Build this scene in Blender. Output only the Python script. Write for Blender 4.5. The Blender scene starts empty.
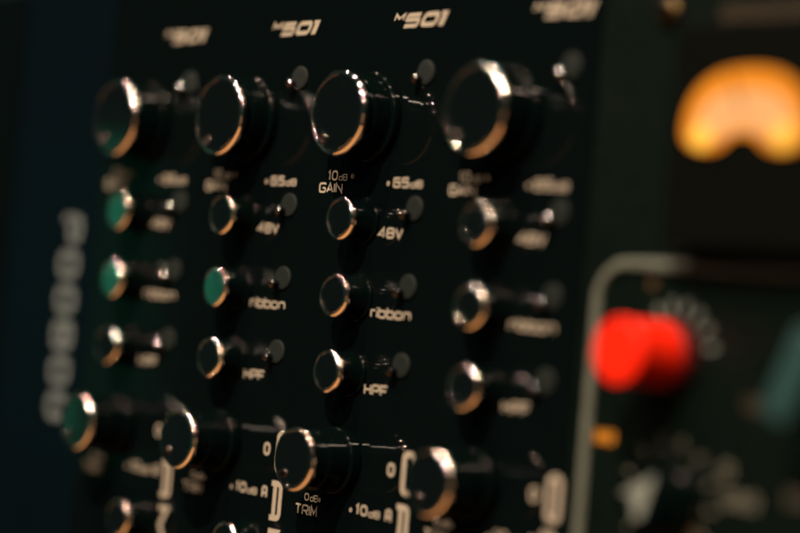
import bpy, bmesh, math, random
from mathutils import Vector, Matrix
random.seed(4)
S = 0.001                      # all sizes below are millimetres
sc = bpy.context.scene
COL = sc.collection

# ------------------------------------------------------------------ materials
def mat(name, base, rough=.5, metal=0., spec=.5, coat=0., emit=None, estr=0., rvar=0., bump=0., scale=400., cvar=0.):
    m = bpy.data.materials.new(name); m.use_nodes = True
    nt = m.node_tree; b = nt.nodes['Principled BSDF']
    b.inputs['Base Color'].default_value = (*base, 1)
    b.inputs['Roughness'].default_value = rough
    b.inputs['Metallic'].default_value = metal
    b.inputs['Specular IOR Level'].default_value = spec
    b.inputs['Coat Weight'].default_value = coat
    b.inputs['Coat Roughness'].default_value = .08
    if emit:
        b.inputs['Emission Color'].default_value = (*emit, 1)
        b.inputs['Emission Strength'].default_value = estr
    if rvar or bump or cvar:
        tc = nt.nodes.new('ShaderNodeTexCoord')
        nz = nt.nodes.new('ShaderNodeTexNoise'); nz.inputs['Scale'].default_value = scale; nz.inputs['Detail'].default_value = 6
        nt.links.new(tc.outputs['Object'], nz.inputs['Vector'])
        if rvar:
            mr = nt.nodes.new('ShaderNodeMapRange')
            mr.inputs['From Min'].default_value = .3; mr.inputs['From Max'].default_value = .7
            mr.inputs['To Min'].default_value = max(0, rough-rvar); mr.inputs['To Max'].default_value = rough+rvar
            nt.links.new(nz.outputs['Fac'], mr.inputs['Value']); nt.links.new(mr.outputs['Result'], b.inputs['Roughness'])
        if cvar:
            mx = nt.nodes.new('ShaderNodeMix'); mx.data_type = 'RGBA'
            mx.inputs['A'].default_value = (*[c*(1-cvar) for c in base], 1)
            mx.inputs['B'].default_value = (*[min(1, c*(1+cvar)) for c in base], 1)
            nt.links.new(nz.outputs['Fac'], mx.inputs['Factor']); nt.links.new(mx.outputs['Result'], b.inputs['Base Color'])
        if bump:
            n2 = nt.nodes.new('ShaderNodeTexNoise'); n2.inputs['Scale'].default_value = scale*6
            nt.links.new(tc.outputs['Object'], n2.inputs['Vector'])
            bp = nt.nodes.new('ShaderNodeBump'); bp.inputs['Strength'].default_value = bump; bp.inputs['Distance'].default_value = .00005
            nt.links.new(n2.outputs['Fac'], bp.inputs['Height']); nt.links.new(bp.outputs['Normal'], b.inputs['Normal'])
    return m

M = dict(
    panel=mat('black_gloss_panel', (0.00027, 0.00055, 0.00057), .06, spec=.06, rvar=.015, bump=.03, scale=300),
    blue=mat('dark_blue_panel', (0.00014, 0.00059, 0.00098), .30, spec=.06, rvar=.05),
    grey=mat('dark_green_grey_paint', (0.00016, 0.00063, 0.00043), .38, spec=.06, rvar=.04, cvar=.06),
    ink=mat('cream_screen_print', (0.05817, 0.04878, 0.03687), .6, spec=.1, cvar=.28, scale=1400),
    ink_dim=mat('worn_grey_print', (0.01863, 0.01753, 0.01315), .6, spec=.1, cvar=.15, scale=900),
    ink_grey=mat('pale_grey_print', (0.02919, 0.03184, 0.02786), .6, spec=.1, cvar=.15, scale=900),
    ink_left=mat('faded_blue_grey_print', (0.01874, 0.02193, 0.02170), .6, spec=.1, cvar=.3, scale=500),
    ink_amber=mat('amber_print', (0.08381, 0.03095, 0.00129), .6, spec=.1, cvar=.1, scale=900),
    ink_brown=mat('brown_print', (0.00533, 0.00289, 0.00089), .6, spec=.1, cvar=.15, scale=900),
    ink_brown2=mat('orange_brown_print', (0.01111, 0.00556, 0.00148), .6, spec=.1, cvar=.15, scale=900),
    rim=mat('polished_metal_rim', (.80, .74, .67), .04, metal=1, rvar=.01, scale=800),
    face=mat('black_anodised_face', (.32, .31, .29), .08, metal=1, rvar=.02, scale=1500),
    body=mat('black_knob_plastic', (0.00017, 0.00052, 0.00048), .12, spec=.035, rvar=.02),
    dot=mat('bright_metal_dot', (0.03600, 0.03300, 0.03000), .14, metal=1),
    bezel=mat('grey_green_plastic', (0.00086, 0.00142, 0.00113), .7, spec=.05),
    lens=mat('clear_tinted_lens', (0.04598, 0.04389, 0.04389), .10, metal=1),
    chassis=mat('black_steel_chassis', (.001, .001, .001), .5),
    trim=mat('aged_grey_metal_trim', (0.01611, 0.01741, 0.01354), .42, spec=.2, rvar=.1, cvar=.15),
    red=mat('red_knob_plastic', (0.13389, 0.00261, 0.00030), .5, spec=.04, cvar=.08),
    shaded_red=mat('shaded_red_plastic', (0.00889, 0.00044, 0.00044), .5, spec=.05),  # shade at the base of the red knob, put into the skirt colour
    teal=mat('teal_knob_plastic', (0.00129, 0.00729, 0.00743), .5, spec=.15, cvar=.1),
    glass=mat('meter_black_bezel', (.0004, .0005, .0004), .3, spec=.04),
    brass=mat('aged_brass', (0.01024, 0.00644, 0.00234), .4, metal=1),
    peach=mat('lit_meter_scale', (.01, .006, .003), .6, spec=.05, emit=(1.0, .43, .14), estr=.95),  # paler middle of the meter backlight, put into the emission colour
    amber=mat('amber_backlight_edge', (.01, .005, .001), .6, spec=.05, emit=(1.0, .27, .003), estr=.88),  # backlight falling off to orange at the edge, put into the emission colour
    bulb_glow=mat('meter_bulb_glow', (.01, .006, .002), .6, spec=.05, emit=(1.0, .47, .05), estr=1.35),  # brightest spots of the backlight, added as glowing domes
)

# ------------------------------------------------------------------ mesh helpers
def link(name, bm, m, parent=None, angle=35):
    me = bpy.data.meshes.new(name)
    bmesh.ops.scale(bm, vec=(S, S, S), verts=bm.verts)
    bmesh.ops.recalc_face_normals(bm, faces=bm.faces)
    bm.to_mesh(me); bm.free()
    me.materials.append(m)
    for p in me.polygons: p.use_smooth = True
    me.set_sharp_from_angle(angle=math.radians(angle))
    o = bpy.data.objects.new(name, me); COL.objects.link(o)
    if parent: o.parent = parent
    wn = o.modifiers.new('weighted', 'WEIGHTED_NORMAL'); wn.keep_sharp = True; wn.weight = 100
    return o

def place(o, x, y, z):
    o.location = (x*S, y*S, z*S); return o

def empty(name, label, cat, group=None, loc=(0, 0, 0)):
    o = bpy.data.objects.new(name, None); o.empty_display_size = .02; COL.objects.link(o)
    o['label'] = label; o['category'] = cat
    if group: o['group'] = group
    o.location = Vector(loc)*S
    return o

def box(bm, x0, x1, y0, y1, z0, z1, bev=0.):
    r = bmesh.ops.create_cube(bm, size=1)
    for v in r['verts']:
        v.co = Vector(((x0+x1)/2+v.co.x*(x1-x0), (y0+y1)/2+v.co.y*(y1-y0), (z0+z1)/2+v.co.z*(z1-z0)))
    if bev:
        es = list({e for v in r['verts'] for e in v.link_edges})
        bmesh.ops.bevel(bm, geom=es, offset=bev, segments=2, affect='EDGES', profile=.5)
    return bm

def lathe(bm, prof, n=96, flutes=None):
    """prof: (radius, distance in front of the panel).  flutes = (count, depth, d_from, d_to)"""
    rings = []
    for r, d in prof:
        if r < 1e-6:
            rings.append([bm.verts.new((0, -d, 0))]); continue
        ring = []
        for i in range(n):
            a = 2*math.pi*i/n; rr = r
            if flutes and flutes[2] <= d <= flutes[3]:
                rr = r - flutes[1]*(.5-.5*math.cos(flutes[0]*a))
            ring.append(bm.verts.new((rr*math.cos(a), -d, rr*math.sin(a))))
        rings.append(ring)
    for a, b in zip(rings, rings[1:]):
        if len(a) == 1 and len(b) == 1: continue
        for i in range(n):
            j = (i+1) % n
            if len(a) == 1: bm.faces.new((a[0], b[j], b[i]))
            elif len(b) == 1: bm.faces.new((a[i], a[j], b[0]))
            else: bm.faces.new((a[i], a[j], b[j], b[i]))
    return bm

def arc_prof(r, d, e, n=8, a0=0., a1=90.):
    """quarter-round of radius e ending a side of radius r at front distance d"""
    return [(r-e+e*math.cos(math.radians(a0+(a1-a0)*i/n)), d-e+e*math.sin(math.radians(a0+(a1-a0)*i/n))) for i in range(n+1)]

# ---- stroke lettering (wide rounded-square letters), drawn as thin raised ink
def rounded(pts, r, closed=False):
    out = []; n = len(pts)
    for i, p in enumerate(pts):
        p = Vector(p)
        if not closed and i in (0, n-1): out.append(p); continue
        a = Vector(pts[i-1]); b = Vector(pts[(i+1) % n])
        u = a-p; v = b-p
        rr = min(r, u.length*.49, v.length*.49)
        if rr < 1e-4: out.append(p); continue
        p0 = p+u.normalized()*rr; p1 = p+v.normalized()*rr
        for k in range(6):
            t = k/5
            out.append(p0*(1-t)**2+p*2*t*(1-t)+p1*t*t)
    return out

def strip(bm, pts, t, fmap, lift, closed=False):
    n = len(pts); L, R_ = [], []
    for i, p in enumerate(pts):
        a = pts[i-1] if (i or closed) else None
        b = pts[(i+1) % n] if (i < n-1 or closed) else None
        d1 = (p-a).normalized() if a is not None else None
        d2 = (b-p).normalized() if b is not None else None
        d = ((d1 or Vector((0, 0)))+(d2 or Vector((0, 0))))
        d = d.normalized() if d.length > 1e-6 else (d1 or d2)
        nn = Vector((-d.y, d.x)); k = 1.
        if d1 is not None and d2 is not None:
            c = nn.dot(Vector((-d1.y, d1.x))); k = 1/max(c, .45)
        L.append(p+nn*t/2*k); R_.append(p-nn*t/2*k)
    def vv(q, h): return bm.verts.new(fmap(q.x, q.y, h))
    top = [(vv(l, lift), vv(r, lift)) for l, r in zip(L, R_)]
    bot = [(vv(l, 0.), vv(r, 0.)) for l, r in zip(L, R_)]
    m = n if closed else n-1
    for i in range(m):
        j = (i+1) % n
        bm.faces.new((top[i][0], top[i][1], top[j][1], top[j][0]))
        bm.faces.new((bot[i][0], bot[j][0], top[j][0], top[i][0]))
        bm.faces.new((bot[i][1], top[i][1], top[j][1], bot[j][1]))
    if not closed:
        for i in (0, n-1): bm.faces.new((bot[i][0], top[i][0], top[i][1], bot[i][1]))

C_ = 'closed'
def glyph(ch, w):
    r = .30
    q = {
    '0': [(C_, [(0, 0), (w, 0), (w, 1), (0, 1)], .42)],
    'O': [(C_, [(0, 0), (w, 0), (w, 1), (0, 1)], .42)],
    'D': [(C_, [(0, 0), (w, 0), (w, 1), (0, 1)], .30)],
    '1': [('', [(w*.15, .80), (w*.65, 1), (w*.65, 0)], 0)],
    '5': [('', [(w, 1), (0, 1), (0, .56), (w, .56), (w, 0), (0, 0)], .10)],
    '6': [('', [(w, 1), (0, 1), (0, 0), (w, 0), (w, .56), (0, .56)], .22)],
    '8': [(C_, [(0, 0), (w, 0), (w, 1), (0, 1)], .3), ('', [(0, .52), (w, .52)], 0)],
    '4': [('', [(w*.74, 0), (w*.74, 1), (0, .30), (w, .30)], 0)],
    'V': [('', [(0, 1), (w*.5, 0), (w, 1)], 0)],
    'd': [(C_, [(0, 0), (w, 0), (w, .62), (0, .62)], .25), ('', [(w, 0), (w, 1)], 0)],
    'b': [(C_, [(0, 0), (w, 0), (w, .66), (0, .66)], .25), ('', [(0, 0), (0, 1)], 0)],
    'B': [(C_, [(0, 0), (w, 0), (w, 1), (0, 1)], .2), ('', [(0, .52), (w, .52)], 0)],
    'G': [('', [(w, .86), (w, 1), (0, 1), (0, 0), (w, 0), (w, .48), (w*.5, .48)], .25)],
    'A': [('', [(0, 0), (w*.5, 1), (w, 0)], 0), ('', [(w*.2, .30), (w*.8, .30)], 0)],
    'a': [('', [(0, 0), (0, 1), (w, 1), (w, 0)], .35), ('', [(0, .40), (w, .40)], 0)],   # squared capital A
    'I': [('', [(0, 0), (0, 1)], 0)],
    'N': [('', [(0, 0), (0, 1), (w, 0), (w, 1)], 0)],
    'r': [('', [(0, 0), (0, .68)], 0), ('', [(0, .45), (0, .68), (w, .68)], .25)],
    'i': [('', [(0, 0), (0, .66)], 0), ('', [(0, .86), (0, 1)], 0)],
    'o': [(C_, [(0, 0), (w, 0), (w, .66), (0, .66)], .25)],
    'n': [('', [(0, 0), (0, .66), (w, .66), (w, 0)], .25)],
    'H': [('', [(0, 0), (0, 1)], 0), ('', [(w, 0), (w, 1)], 0), ('', [(0, .5), (w, .5)], 0)],
    'P': [('', [(0, 0), (0, 1), (w, 1), (w, .42), (0, .42)], .22)],
    'F': [('', [(0, 0), (0, 1), (w, 1)], 0), ('', [(0, .48), (w*.85, .48)], 0)],
    'T': [('', [(0, 1), (w, 1)], 0), ('', [(w*.5, 0), (w*.5, 1)], 0)],
    'R': [('', [(0, 0), (0, 1), (w, 1), (w, .44), (0, .44)], .22), ('', [(w*.5, .44), (w, 0)], 0)],
    'M': [('', [(0, 0), (0, 1), (w*.5, .25), (w, 1), (w, 0)], 0)],
    'C': [('', [(w, 1), (0, 1), (0, 0), (w, 0)], .35)],
    'E': [('', [(w, 1), (0, 1), (0, 0), (w, 0)], 0), ('', [(0, .5), (w*.9, .5)], 0)],
    '.': [(C_, [(0, .35), (.22, .35), (.22, .65), (0, .65)], .15)],
    }
    return q[ch]
NARROW = {'I': 0., 'i': 0., '1': .55, '.': .22, 'r': .65}

def text(bm, s, x, z, width, height, t, slant=0., turned=False, gap=None, seed=0):
    """capital box: left x, bottom z, overall width, capital height, stroke t (mm).  turned: reads downwards, x = baseline, z = top"""
    gap = t*1.45 if gap is None else gap
    n = len(s); fixed = sum(NARROW.get(c, 1.) for c in s)
    w = (width-t*n-(gap-t)*(n-1) - t*0)/max(fixed, .01) if n else 0
    w = max(w - (gap-t)*0, .05)
    cx = t/2; lift = .03
    for gi, c in enumerate(s):
        gw = w*NARROW.get(c, 1.)
        h = height-t
        for si, (kind, pts, r) in enumerate(glyph(c, gw/h if h else 1)):
            P = [Vector((cx+px*h, t/2+py*h)) for px, py in pts]
            P = rounded(P, r*h, kind == C_)
            if turned: f = lambda u, v, d: (x+v, -d, z-u)
            else: f = lambda u, v, d: (x+u+v*slant, -d, z+v)
            strip(bm, P, t, f, lift+.006*si, kind == C_)
        cx += gw+gap
    return bm

def disc(bm, x, z, r, h=.03, n=16):
    vs = [bm.verts.new((x+r*math.cos(2*math.pi*i/n), -h, z+r*math.sin(2*math.pi*i/n))) for i in range(n)]
    ws = [bm.verts.new((x+r*math.cos(2*math.pi*i/n), 0, z+r*math.sin(2*math.pi*i/n))) for i in range(n)]
    bm.faces.new(vs)
    for i in range(n): bm.faces.new((vs[i], vs[i-1], ws[i-1], ws[i]))
    return bm

def poly_prism(bm, pts, y_back, y_front):
    a = [bm.verts.new((x, y_front, z)) for x, z in pts]; b = [bm.verts.new((x, y_back, z)) for x, z in pts]
    bm.faces.new(a); bm.faces.new(b[::-1])
    for i in range(len(pts)): bm.faces.new((a[i], a[i-1], b[i-1], b[i]))
    return bm

# ------------------------------------------------------------------ knob kinds
def knob(name, parent, x, z, r, d, dot_r, dot_a, dot_size):
    """fluted black body on a skirt, polished rim, dark face with an indicator dimple"""
    sk = r*1.06; e = r*.09; db = d-e-.55
    bm = bmesh.new()
    prof = [(0, .2), (sk-.4, .2)]+[(sk, .5)]+arc_prof(sk, d*.22, .35, 5)+[(r*.95, d*.225), (r*.94, d*.25)]
    prof += [(r*.94, d*.62), (r*.90, d*.63), (r*.90, db-.8), (r*.955, db-.75), (r*.955, db), (0, db)]
    lathe(bm, prof, 128)
    k = place(link(name, bm, M['body'], parent), x, 0, z)
    bm = bmesh.new(); lathe(bm, [(r*.86, db-.1), (r*.985, db-.1), (r, db+.1)]+arc_prof(r, d, e, 12)+[(r-e-.02*r, d-.01), (r-e-.025*r, d-.30), (r*.55, d-.30)], 144)
    link('rim', bm, M['rim'], k)
    bm = bmesh.new(); lathe(bm, [(r-e-.03*r, d-.31), (r-e-.03*r, d-.10), (r-e-.04*r, d-.06), (0, d-.06)], 96)
    f = link('face', bm, M['face'], k, 12)
    a = math.radians(dot_a); s = dot_size
    bm = bmesh.new(); lathe(bm, [(s, 0), (s, .10)]+[(s-.16+.16*math.cos(t), .10+.16*math.sin(t)) for t in (.5, 1.0, 1.57, 2.2)]+[(s*.6, .06), (0, .02)], 32)
    o = link('pointer_dot', bm, M['dot'], k); place(o, dot_r*math.cos(a), -(d-.06), dot_r*math.sin(a))
    return k

def button(parent, x, z, r=4.1, d=6.27):
    e = r*.145; db = d-e-.35
    bm = bmesh.new()
    lathe(bm, [(0, .02), (r*1.08, .02), (r*1.10, .2)]+arc_prof(r*1.10, .7, .25, 4)+[(r*.96, .72), (r*.95, .8), (r*.95, d*.30), (r*.88, d*.5), (r*.92, db-.4), (r*.95, db-.35), (r*.95, db), (0, db)], 64)
    b = place(link('push_button', bm, M['body'], parent), x, 0, z)
    bm = bmesh.new(); lathe(bm, [(r*.80, db-.1), (r*.98, db-.1), (r, db+.05)]+arc_prof(r, d, e, 12)+[(r-e-.02*r, d-.01), (r-e-.025*r, d-.20), (r*.5, d-.20)], 96)
    link('rim', bm, M['rim'], b)
    bm = bmesh.new(); lathe(bm, [(r-e-.03*r, d-.21), (r-e-.03*r, d-.08), (r-e-.05*r, d-.04), (0, d-.04)], 64)
    link('face', bm, M['face'], b, 12)
    return b

def indicator(parent, x, z):
    bm = bmesh.new(); lathe(bm, [(0, .02), (2.25, .02), (2.3, .15)]+arc_prof(2.3, .5, .2, 3)+[(1.2, .5), (0, .46)], 48)
    b = place(link('indicator_lamp', bm, M['bezel'], parent), x, 0, z)
    bm = bmesh.new(); lathe(bm, [(0, 0), (.75, 0), (.8, .2), (.82, 1.8), (.06, 2.50), (0, 2.51)], 32)
    l = link('lens', bm, M['lens'], b); l.rotation_euler = (0, 0, 0); place(l, -1.3, -.35, -1.35)
    return b

# ------------------------------------------------------------------ the preamp module (knob axis at x = 0)
PITCH = 38.1
KX = -17.2
XL, XR = -17.38, 20.68          # panel edges seen from the knob axis
def make_module():
    root = empty('preamp_module', '', 'preamp module', 'preamp modules side by side in the rack')
    bm = bmesh.new(); box(bm, XL, XR, 0, 3, -101.5, 31.5, .12)
    p = link('front_panel', bm, M['panel'], root)
    bm = bmesh.new(); box(bm, XL+1, XR-1, 3.01, 60, -99, 29)
    link('chassis', bm, M['chassis'], root)
    def print_(name, fn, m='ink'):
        bm = bmesh.new(); fn(bm); o = link(name, bm, M[m], root, 20); o.location.y = -.012*S; return o
    def k(v): return v-KX
    def model(bm):
        text(bm, 'M', k(-13.6), 18.2, 2.9, 1.5, .42, .50)
        text(bm, '5', k(-10.95), 16.85, 4.3, 2.75, .74, .55)
        text(bm, '0', k(-6.05), 16.85, 4.6, 2.75, .84, .55)
        f1 = lambda u, v, d: (u+(v-16.85)*.55, -d, v)
        strip(bm, [Vector((k(-.05), 16.85)), Vector((k(-.05), 19.6))], 1.35, f1, .03)
        strip(bm, [Vector((k(-1.15), 19.3)), Vector((k(-.2), 19.3))], .6, f1, .036)
    print_('model_lettering', model)
    def gain(bm):
        text(bm, '10', k(-29.6), -12.0, 3.2, 2.0, .36); text(bm, 'dB', k(-26.1), -12.0, 2.6, 1.35, .24)
        text(bm, 'GAIN', k(-31.9), -14.4, 7.2, 2.0, .36)
        disc(bm, k(-21.9), -11.1, .50)
    print_('gain_lettering', gain)
    def g65(bm):
        disc(bm, k(-11.1), -12.4, .50)
        text(bm, '65', k(-9.7), -13.2, 4.6, 2.0, .42); text(bm, 'dB', k(-4.7), -13.2, 3.4, 1.45, .27)
    print_('gain_limit_lettering', g65)
    print_('phantom_lettering', lambda bm: text(bm, '48V', k(-12.9), -22.75, 7.3, 2.1, .43))
    print_('ribbon_lettering', lambda bm: text(bm, 'ribbon', k(-13.1), -37.7, 11.6, 2.2, .39))
    print_('filter_lettering', lambda bm: text(bm, 'HPF', k(-13.1), -52.15, 6.9, 2.1, .40))
    def trim(bm):
        text(bm, '0', k(-28.3), -73.9, 1.5, 1.5, .32); text(bm, 'dB', k(-26.5), -73.9, 2.4, 1.4, .24)
        disc(bm, k(-23.6), -73.3, .42)
        text(bm, 'TRIM', k(-30.9), -76.75, 6.9, 2.1, .36)
    print_('trim_lettering', trim)
    def ten(bm):
        disc(bm, k(-14.0), -74.0, .45)
        text(bm, '10', k(-12.7), -74.7, 3.6, 2.1, .44); text(bm, 'dB', k(-8.7), -74.7, 3.2, 1.4, .26)
    print_('trim_limit_lettering', ten)
    print_('small_lettering', lambda bm: (text(bm, '0', k(-4.4), -66.6+38.1*0, 2.1, 2.6, .55), text(bm, 'a', k(-3.9), -75.0, 1.8, 2.5, .5)))
    def logo(bm):
        text(bm, 'O', k(-.35), -61.4, 8.3, 3.7, 1.2, turned=True)
        text(bm, 'a', k(-1.35), -71.2, 7.8, 4.1, 1.1, turned=True)
        text(bm, 'M', k(-1.35), -80.6, 8.4, 4.1, 1.15, turned=True)
    print_('vertical_lettering', logo)
    knob('gain_knob', root, 0, 0, 8.07, 9.1, 5.75, -122, .95)
    knob('trim_knob', root, -.8, -65.1, 5.97, 11.69, 3.7, -130, .8)
    for z in (-19.6, -34.2, -48.4): button(root, 0, z)
    button(root, 10.2, -84.2)
    for z in (8.24, -16.95, -31.45, -46.0): indicator(root, k(-2.7), z)
    return root

def copy_tree(o, parent=None):
    c = o.copy(); COL.objects.link(c)
    if parent: c.parent = parent
    for ch in list(o.children): copy_tree(ch, c)
    return c

LABELS = [
    'black preamp module beside the dark blue panel, its knob faces glinting green',
    'black preamp module with slightly blurred lettering, between the sharply focused one and the green-tinted one',
    'black preamp module in sharpest focus, third from the blue panel, crisp cream lettering',
    'black preamp module with strongly blurred lettering, right next to the amber meter unit',
]
proto = make_module()
mods = [proto]+[copy_tree(proto) for _ in range(3)]
TILT = {(0, 0): (0, 0), (0, 1): (0, -2), (1, 2): (0, -5.5), (1, 3): (0, -3.5)}
for i, m in enumerate(mods):
    m.location = ((KX+PITCH*i)*S, 0, 0)
    m['label'] = LABELS[i]
# small play of the push buttons and knobs in their sockets: (module, kind, order) -> degrees about x and z
def parts(m, stem): return sorted([c for c in m.children if c.name.split('.')[0] == stem], key=lambda c: -c.location.z)
def play(i, stem, k, rx, rz):
    parts(mods[i], stem)[k].rotation_euler = (math.radians(rx), 0, math.radians(rz))

# ------------------------------------------------------------------ left neighbours
bl = empty('patch_module', 'dark blue panel with tall pale vertical lettering, left of the preamp modules', 'rack panel', loc=(-53.8, 0, 0))
bm = bmesh.new(); box(bm, -18.6, 18.7, .2, 3.2, -101.5, 31.5, .35); link('front_panel', bm, M['blue'], bl)
bm = bmesh.new(); box(bm, -17, 17, 3.21, 60, -99, 29); link('chassis', bm, M['chassis'], bl)
bm = bmesh.new(); text(bm, 'POOBOO', 4.6, -20.5, 46.5, 8.6, 1.8, turned=True, gap=3.4)
o = link('vertical_lettering', bm, M['ink_left'], bl, 20); o.location = (0, .188*S, 0)
bk = empty('blank_module', 'plain black blanking panel at the far left edge', 'rack panel', loc=(-92.0, 0, 0))
bm = bmesh.new(); box(bm, -19, 18.9, 0, 3, -101.5, 31.5, .35); link('front_panel', bm, M['panel'], bk)
bm = bmesh.new(); box(bm, -17, 17, 3.01, 60, -99, 29); link('chassis', bm, M['chassis'], bk)

# ------------------------------------------------------------------ right: unit with the lit meter
RX = 150.
un = empty('meter_unit', 'dark grey unit with glowing amber meter, red knob and rounded pale trim', 'audio unit', loc=(RX, 0, 0))
def X(v): return v-RX
bm = bmesh.new(); box(bm, X(118.1), X(200), 0, 3, -101.5, 31.5, .4); link('front_panel', bm, M['grey'], un)
bm = bmesh.new(); box(bm, X(119), X(199), 3.01, 60, -99, 29); link('chassis', bm, M['chassis'], un)
# raised rounded trim
def rr_path(x0, x1, z0, z1, r, n=10):
    out = []
    for cx, cz, a in ((x1-r, z1-r, 0), (x0+r, z1-r, 90), (x0+r, z0+r, 180), (x1-r, z0+r, 270)):
        for i in range(n+1):
            t = math.radians(a+90*i/n); out.append(Vector((cx+r*math.cos(t), cz+r*math.sin(t))))
    return out
bm = bmesh.new(); path = rr_path(X(122.4), X(190), -96, -25.1, 6.5)
n = len(path); rings = []
for i, p in enumerate(path):
    d = (path[(i+1) % n]-path[i-1]).normalized(); nn = Vector((-d.y, d.x)); ring = []
    for u, h in ((-.9, .02), (-.87, .5), (-.62, .85), (0, 1.0), (.62, .85), (.87, .5), (.9, .02)):
        q = p+nn*u; ring.append(bm.verts.new((q.x, -h, q.y)))
    rings.append(ring)
for i in range(n):
    a, b = rings[i], rings[(i+1) % n]
    for j in range(6): bm.faces.new((a[j], a[j+1], b[j+1], b[j]))
link('trim_frame', bm, M['trim'], un)
# meter: black bezel; graded backlight of the face stepped into glowing layers and spots
MX, MZ, MY = X(156.6), -4.0, -6.
bm = bmesh.new(); box(bm, MX-15.8, MX+22.0, MY, -.02, MZ-18.4, MZ+17.7, .8)
mt = link('meter', bm, M['glass'], un)
def bean(ro_x, ro_z, hub_r, lobe, lz, n=40):
    pts = [(ro_x*math.copysign(abs(math.cos(math.pi*i/n))**.82, math.cos(math.pi*i/n)), ro_z*max(0, math.sin(math.pi*i/n))**.88) for i in range(n+1)]
    cx = -(ro_x-lobe); e = 5/6*math.pi            # rounded lobes and the dark hub between them
    pts += [(cx+lobe*math.cos(math.pi+e*i/12), lz*math.sin(math.pi+e*i/12)) for i in range(1, 13)]
    xi, zi = pts[-1]
    pts += [(xi*math.cos(math.pi*i/16), zi+hub_r*math.sin(math.pi*i/16)) for i in range(1, 16)]
    pts += [(-cx+lobe*math.cos(math.pi+math.pi/6+e*i/12), lz*math.sin(math.pi+math.pi/6+e*i/12)) for i in range(0, 12)]
    return pts
bm = bmesh.new(); poly_prism(bm, [(MX+a, MZ+b) for a, b in bean(12.6, 9.9, 1.0, 5.0, 3.2)], MY-.02, MY-.3)
link('amber_edge_glow', bm, M['amber'], mt)
bm = bmesh.new(); poly_prism(bm, [(MX+.2+a, MZ+.1+b) for a, b in bean(10.0, 6.3, .9, 3.4, 1.6)], MY-.32, MY-.45)
link('scale_glow', bm, M['peach'], mt)
for s in (-1, 1):
    bm = bmesh.new(); lathe(bm, [(2.1, 0), (2.0, .4), (1.6, .8), (.8, 1.0), (0, 1.05)], 32)
    place(link('bulb_glow', bm, M['bulb_glow'], mt), MX+s*8.3, MY-.47, MZ-.9)
bm = bmesh.new(); poly_prism(bm, [(MX-.2, MZ+2.8), (MX+.2, MZ+2.8), (MX-3.3, MZ+9.2), (MX-3.55, MZ+9.1)], MY-.6, MY-.75)
link('needle', bm, M['glass'], mt)
# red knob with printed ticks
def ticks(bm, cx, cz, r0, r1, a0, a1, n, t):
    for i in range(n):
        a = math.radians(a0+(a1-a0)*i/(n-1)); d = Vector((math.cos(a), math.sin(a)))
        c = Vector((cx, cz)); strip(bm, [c+d*r0, c+d*r1], t, lambda u, v, h: (u, -h, v), .03)
RKX, RKZ = X(140.4), -39.4
bm = bmesh.new(); ticks(bm, RKX, RKZ, 6.9, 9.0, 12, 207, 10, .75)
o = link('scale_ticks', bm, M['ink_grey'], un, 20); o.location.y = -.012*S
bm = bmesh.new(); lathe(bm, [(0, .1), (5.7, .1), (5.8, .5)]+arc_prof(5.8, 3.0, .6, 4)+[(0, 3.1)], 96)
rk = place(link('selector_knob', bm, M['shaded_red'], un), RKX, 0, RKZ)  # darker skirt carries the shade of the knob's rear end in its colour
bm = bmesh.new()
lathe(bm, [(0, 3.12), (5.2, 3.12), (5.3, 3.5), (5.25, 5.0), (5.18, 6.8), (5.15, 8.4), (5.2, 10.0), (5.25, 11.2)]+arc_prof(5.3, 13.2, .5, 6)+[(4.2, 13.1), (0, 13.3)], 96)
link('red_cap', bm, M['red'], rk)
# lower knob with white arrow
LKX, LKZ = X(141.6), -62.5
bm = bmesh.new(); ticks(bm, LKX, LKZ, 8.2, 10.2, -60, 240, 12, .7)
o = link('scale_ticks', bm, M['ink_dim'], un, 20); o.location.y = -.012*S
bm = bmesh.new(); lathe(bm, [(0, .1), (6.6, .1), (6.7, .6)]+arc_prof(6.7, 3.0, .6, 4)+[(5.2, 3.2), (5.0, 5.5), (4.6, 6.2), (0, 6.3)], 96, (24, .2, 4, 5.9))
lk = place(link('arrow_knob', bm, M['body'], un), LKX, 0, LKZ)
bm = bmesh.new(); poly_prism(bm, [(3.0, 4.3), (-4.2, .5), (-1.7, .2), (-1.0, -3.2), (.6, -3.0)], -6.32, -6.6)
link('arrow', bm, M['ink_grey'], lk)
# teal bar knob
bm = bmesh.new(); lathe(bm, [(0, .1), (7.6, .1), (7.8, .6)]+arc_prof(7.8, 2.6, .6, 4)+[(0, 2.7)], 64)
tk = place(link('bar_knob', bm, M['body'], un), X(175), 0, -40.8)
bm = bmesh.new(); box(bm, -2.6, 2.6, -13, -2.72, -7.2, 7.2, 1.0)
o = link('grip', bm, M['teal'], tk); o.rotation_euler = (0, math.radians(24), 0)
# printed marks
def mark(name, fn, m):
    bm = bmesh.new(); fn(bm); o = link(name, bm, M[m], un, 20); o.location.y = -.012*S
mark('amber_legend', lambda bm: text(bm, '000', X(124.3), -55.0, 4.4, 2.1, .6), 'ink_amber')
mark('orange_legend', lambda bm: text(bm, '10', X(155.6), -47.3, 3.6, 2.6, .7), 'ink_brown')
for c, x, z, h in (('0', 146.0, -65.2, 2.2), ('5', 146.4, -68.6, 2.2), ('0', 133.6, -29.0, 1.8)):
    mark('number_legend', lambda bm: text(bm, c, X(x), z, h, h, .5), 'ink_brown2')
mark('grey_legend', lambda bm: (text(bm, '0', X(152.0), -57.8, 2.6, 2.4, .6), text(bm, 'OOO', X(153.0), -62.2, 7.2, 2.4, .6)), 'ink_dim')
mark('side_legend', lambda bm: text(bm, 'OO', X(165.5), -60.6, 4.5, 2.4, .6), 'ink_dim')
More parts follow.
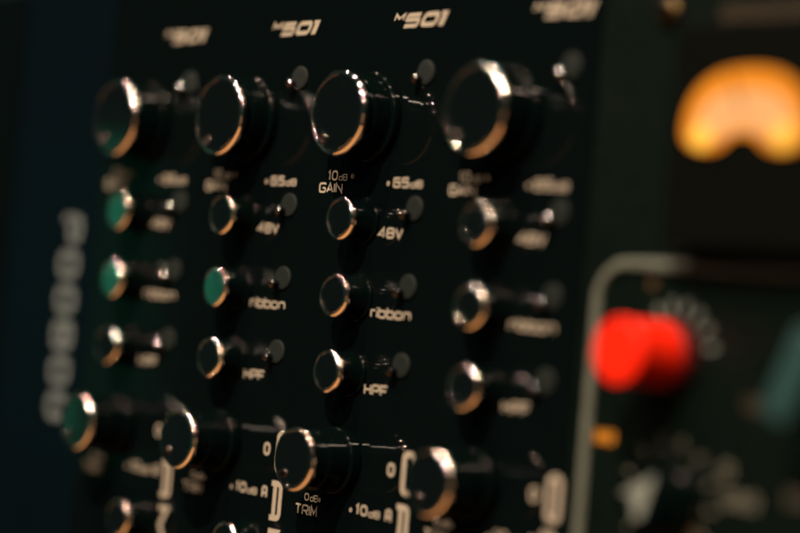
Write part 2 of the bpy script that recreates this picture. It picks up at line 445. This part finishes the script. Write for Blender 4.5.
mark('top_legend', lambda bm: text(bm, 'OOOOOOO', X(144.5), 14.6, 26., 2.2, .7), 'ink_brown')
bm = bmesh.new(); lathe(bm, [(0, .02), (2.4, .02), (2.4, .6), (2.0, 1.1), (1.2, 1.35), (1.1, .8), (0, .8)], 32)
place(link('screw', bm, M['brass'], un), X(133.4), 0, 16.6)

# ------------------------------------------------------------------ rack behind
bm = bmesh.new(); box(bm, -140, 240, 60.5, 66, -140, 70)
o = link('backdrop', bm, M['chassis']); o['kind'] = 'structure'
o['label'] = 'dark steel rack back behind all the panels'

# ------------------------------------------------------------------ slight play of individual parts
play(1, 'push_button', 1, 0, -2.2)
play(1, 'push_button', 2, .5, 0.)
play(0, 'trim_knob', 0, 0, 1.2)
play(0, 'push_button', 2, 0, 3.)
play(2, 'push_button', 1, -.8, .6)
play(3, 'push_button', 0, .8, -.5)
play(3, 'push_button', 2, -.6, .8)
for n_ in range(4):
    play(0, 'indicator_lamp', n_, -3, 9)
    play(1, 'indicator_lamp', n_, -1, 4)
for i, a in enumerate((2.5, -3., 0., 4.)):
    parts(mods[i], 'gain_knob')[0].rotation_euler.y = math.radians(a)
    parts(mods[i], 'trim_knob')[0].rotation_euler.y = math.radians(-1.4*a)

# ------------------------------------------------------------------ light
w = bpy.data.worlds.new('World'); sc.world = w; w.use_nodes = True
bg = w.node_tree.nodes['Background']; bg.inputs['Color'].default_value = (.011, .018, .016, 1); bg.inputs['Strength'].default_value = 1.

def point(name, loc, power, color, rad=.012):
    l = bpy.data.lights.new(name, 'POINT'); l.energy = power; l.color = color; l.shadow_soft_size = rad
    o = bpy.data.objects.new(name, l); COL.objects.link(o); o.location = loc
K = 230.
for (x, y), wt in zip(((1.2, -1.63), (.53, -.97), (.1, -.64), (-.27, -.42), (-.73, -.19)), (.28, 1.45, .65, .42, .26)):
    d2 = x*x+y*y+1
    point('ceiling_lamp', (.059+x, y, 1.0), K*wt*d2, (1., .80, .62))
def area(name, loc, target, sx, sy, radiance, color):
    l = bpy.data.lights.new(name, 'AREA'); l.shape = 'RECTANGLE'; l.size = sx; l.size_y = sy
    l.energy = radiance*math.pi*sx*sy; l.color = color
    o = bpy.data.objects.new(name, l); COL.objects.link(o); o.location = loc
    o.rotation_euler = (Vector(target)-Vector(loc)).to_track_quat('-Z', 'Y').to_euler()
area('warm_desk_lamp', (.15, -.55, -.50), (.15, -.5499, 0.), 1.5, .95, 1.15, (1., .41, .13))
area('warm_room_lamp', (1.05, -1.15, -.20), (.08, 0, -.03), .9, .5, .35, (1., .45, .16))
area('green_screen_lamp', (-.40, -.246, -.045), (.0, 0, -.03), .036,   .13, .30, (.08, .9, .52))

# ------------------------------------------------------------------ camera
right = Vector((0.64531961, 0.75920645, 0.08466503)); up = Vector((-0.03888746, -0.07803905, 0.99619158)); fwd = Vector((-0.76292225, 0.64615437, 0.02083652))
cam = bpy.data.cameras.new('camera'); co = bpy.data.objects.new('camera', cam); COL.objects.link(co)
mw = Matrix((( right.x, up.x, -fwd.x, .38156), (right.y, up.y, -fwd.y, -.263463), (right.z, up.z, -fwd.z, -.0362925), (0, 0, 0, 1)))
co.matrix_world = mw
cam.sensor_width = 36; cam.sensor_fit = 'HORIZONTAL'; cam.lens = 2199.15/800*36
cam.clip_start = .01; cam.clip_end = 50
cam.dof.use_dof = True; cam.dof.focus_distance = .422; cam.dof.aperture_fstop = 4.5
sc.camera = co
sc.view_settings.view_transform = 'Standard'; sc.view_settings.look = 'None'; sc.view_settings.gamma = 1; sc.view_settings.exposure = 0
sc.cycles.use_denoising = True; sc.cycles.use_adaptive_sampling = False
sc.cycles.sample_clamp_indirect = 0; sc.cycles.sample_clamp_direct = 0
sc.cycles.max_bounces = 6; sc.cycles.caustics_reflective = True
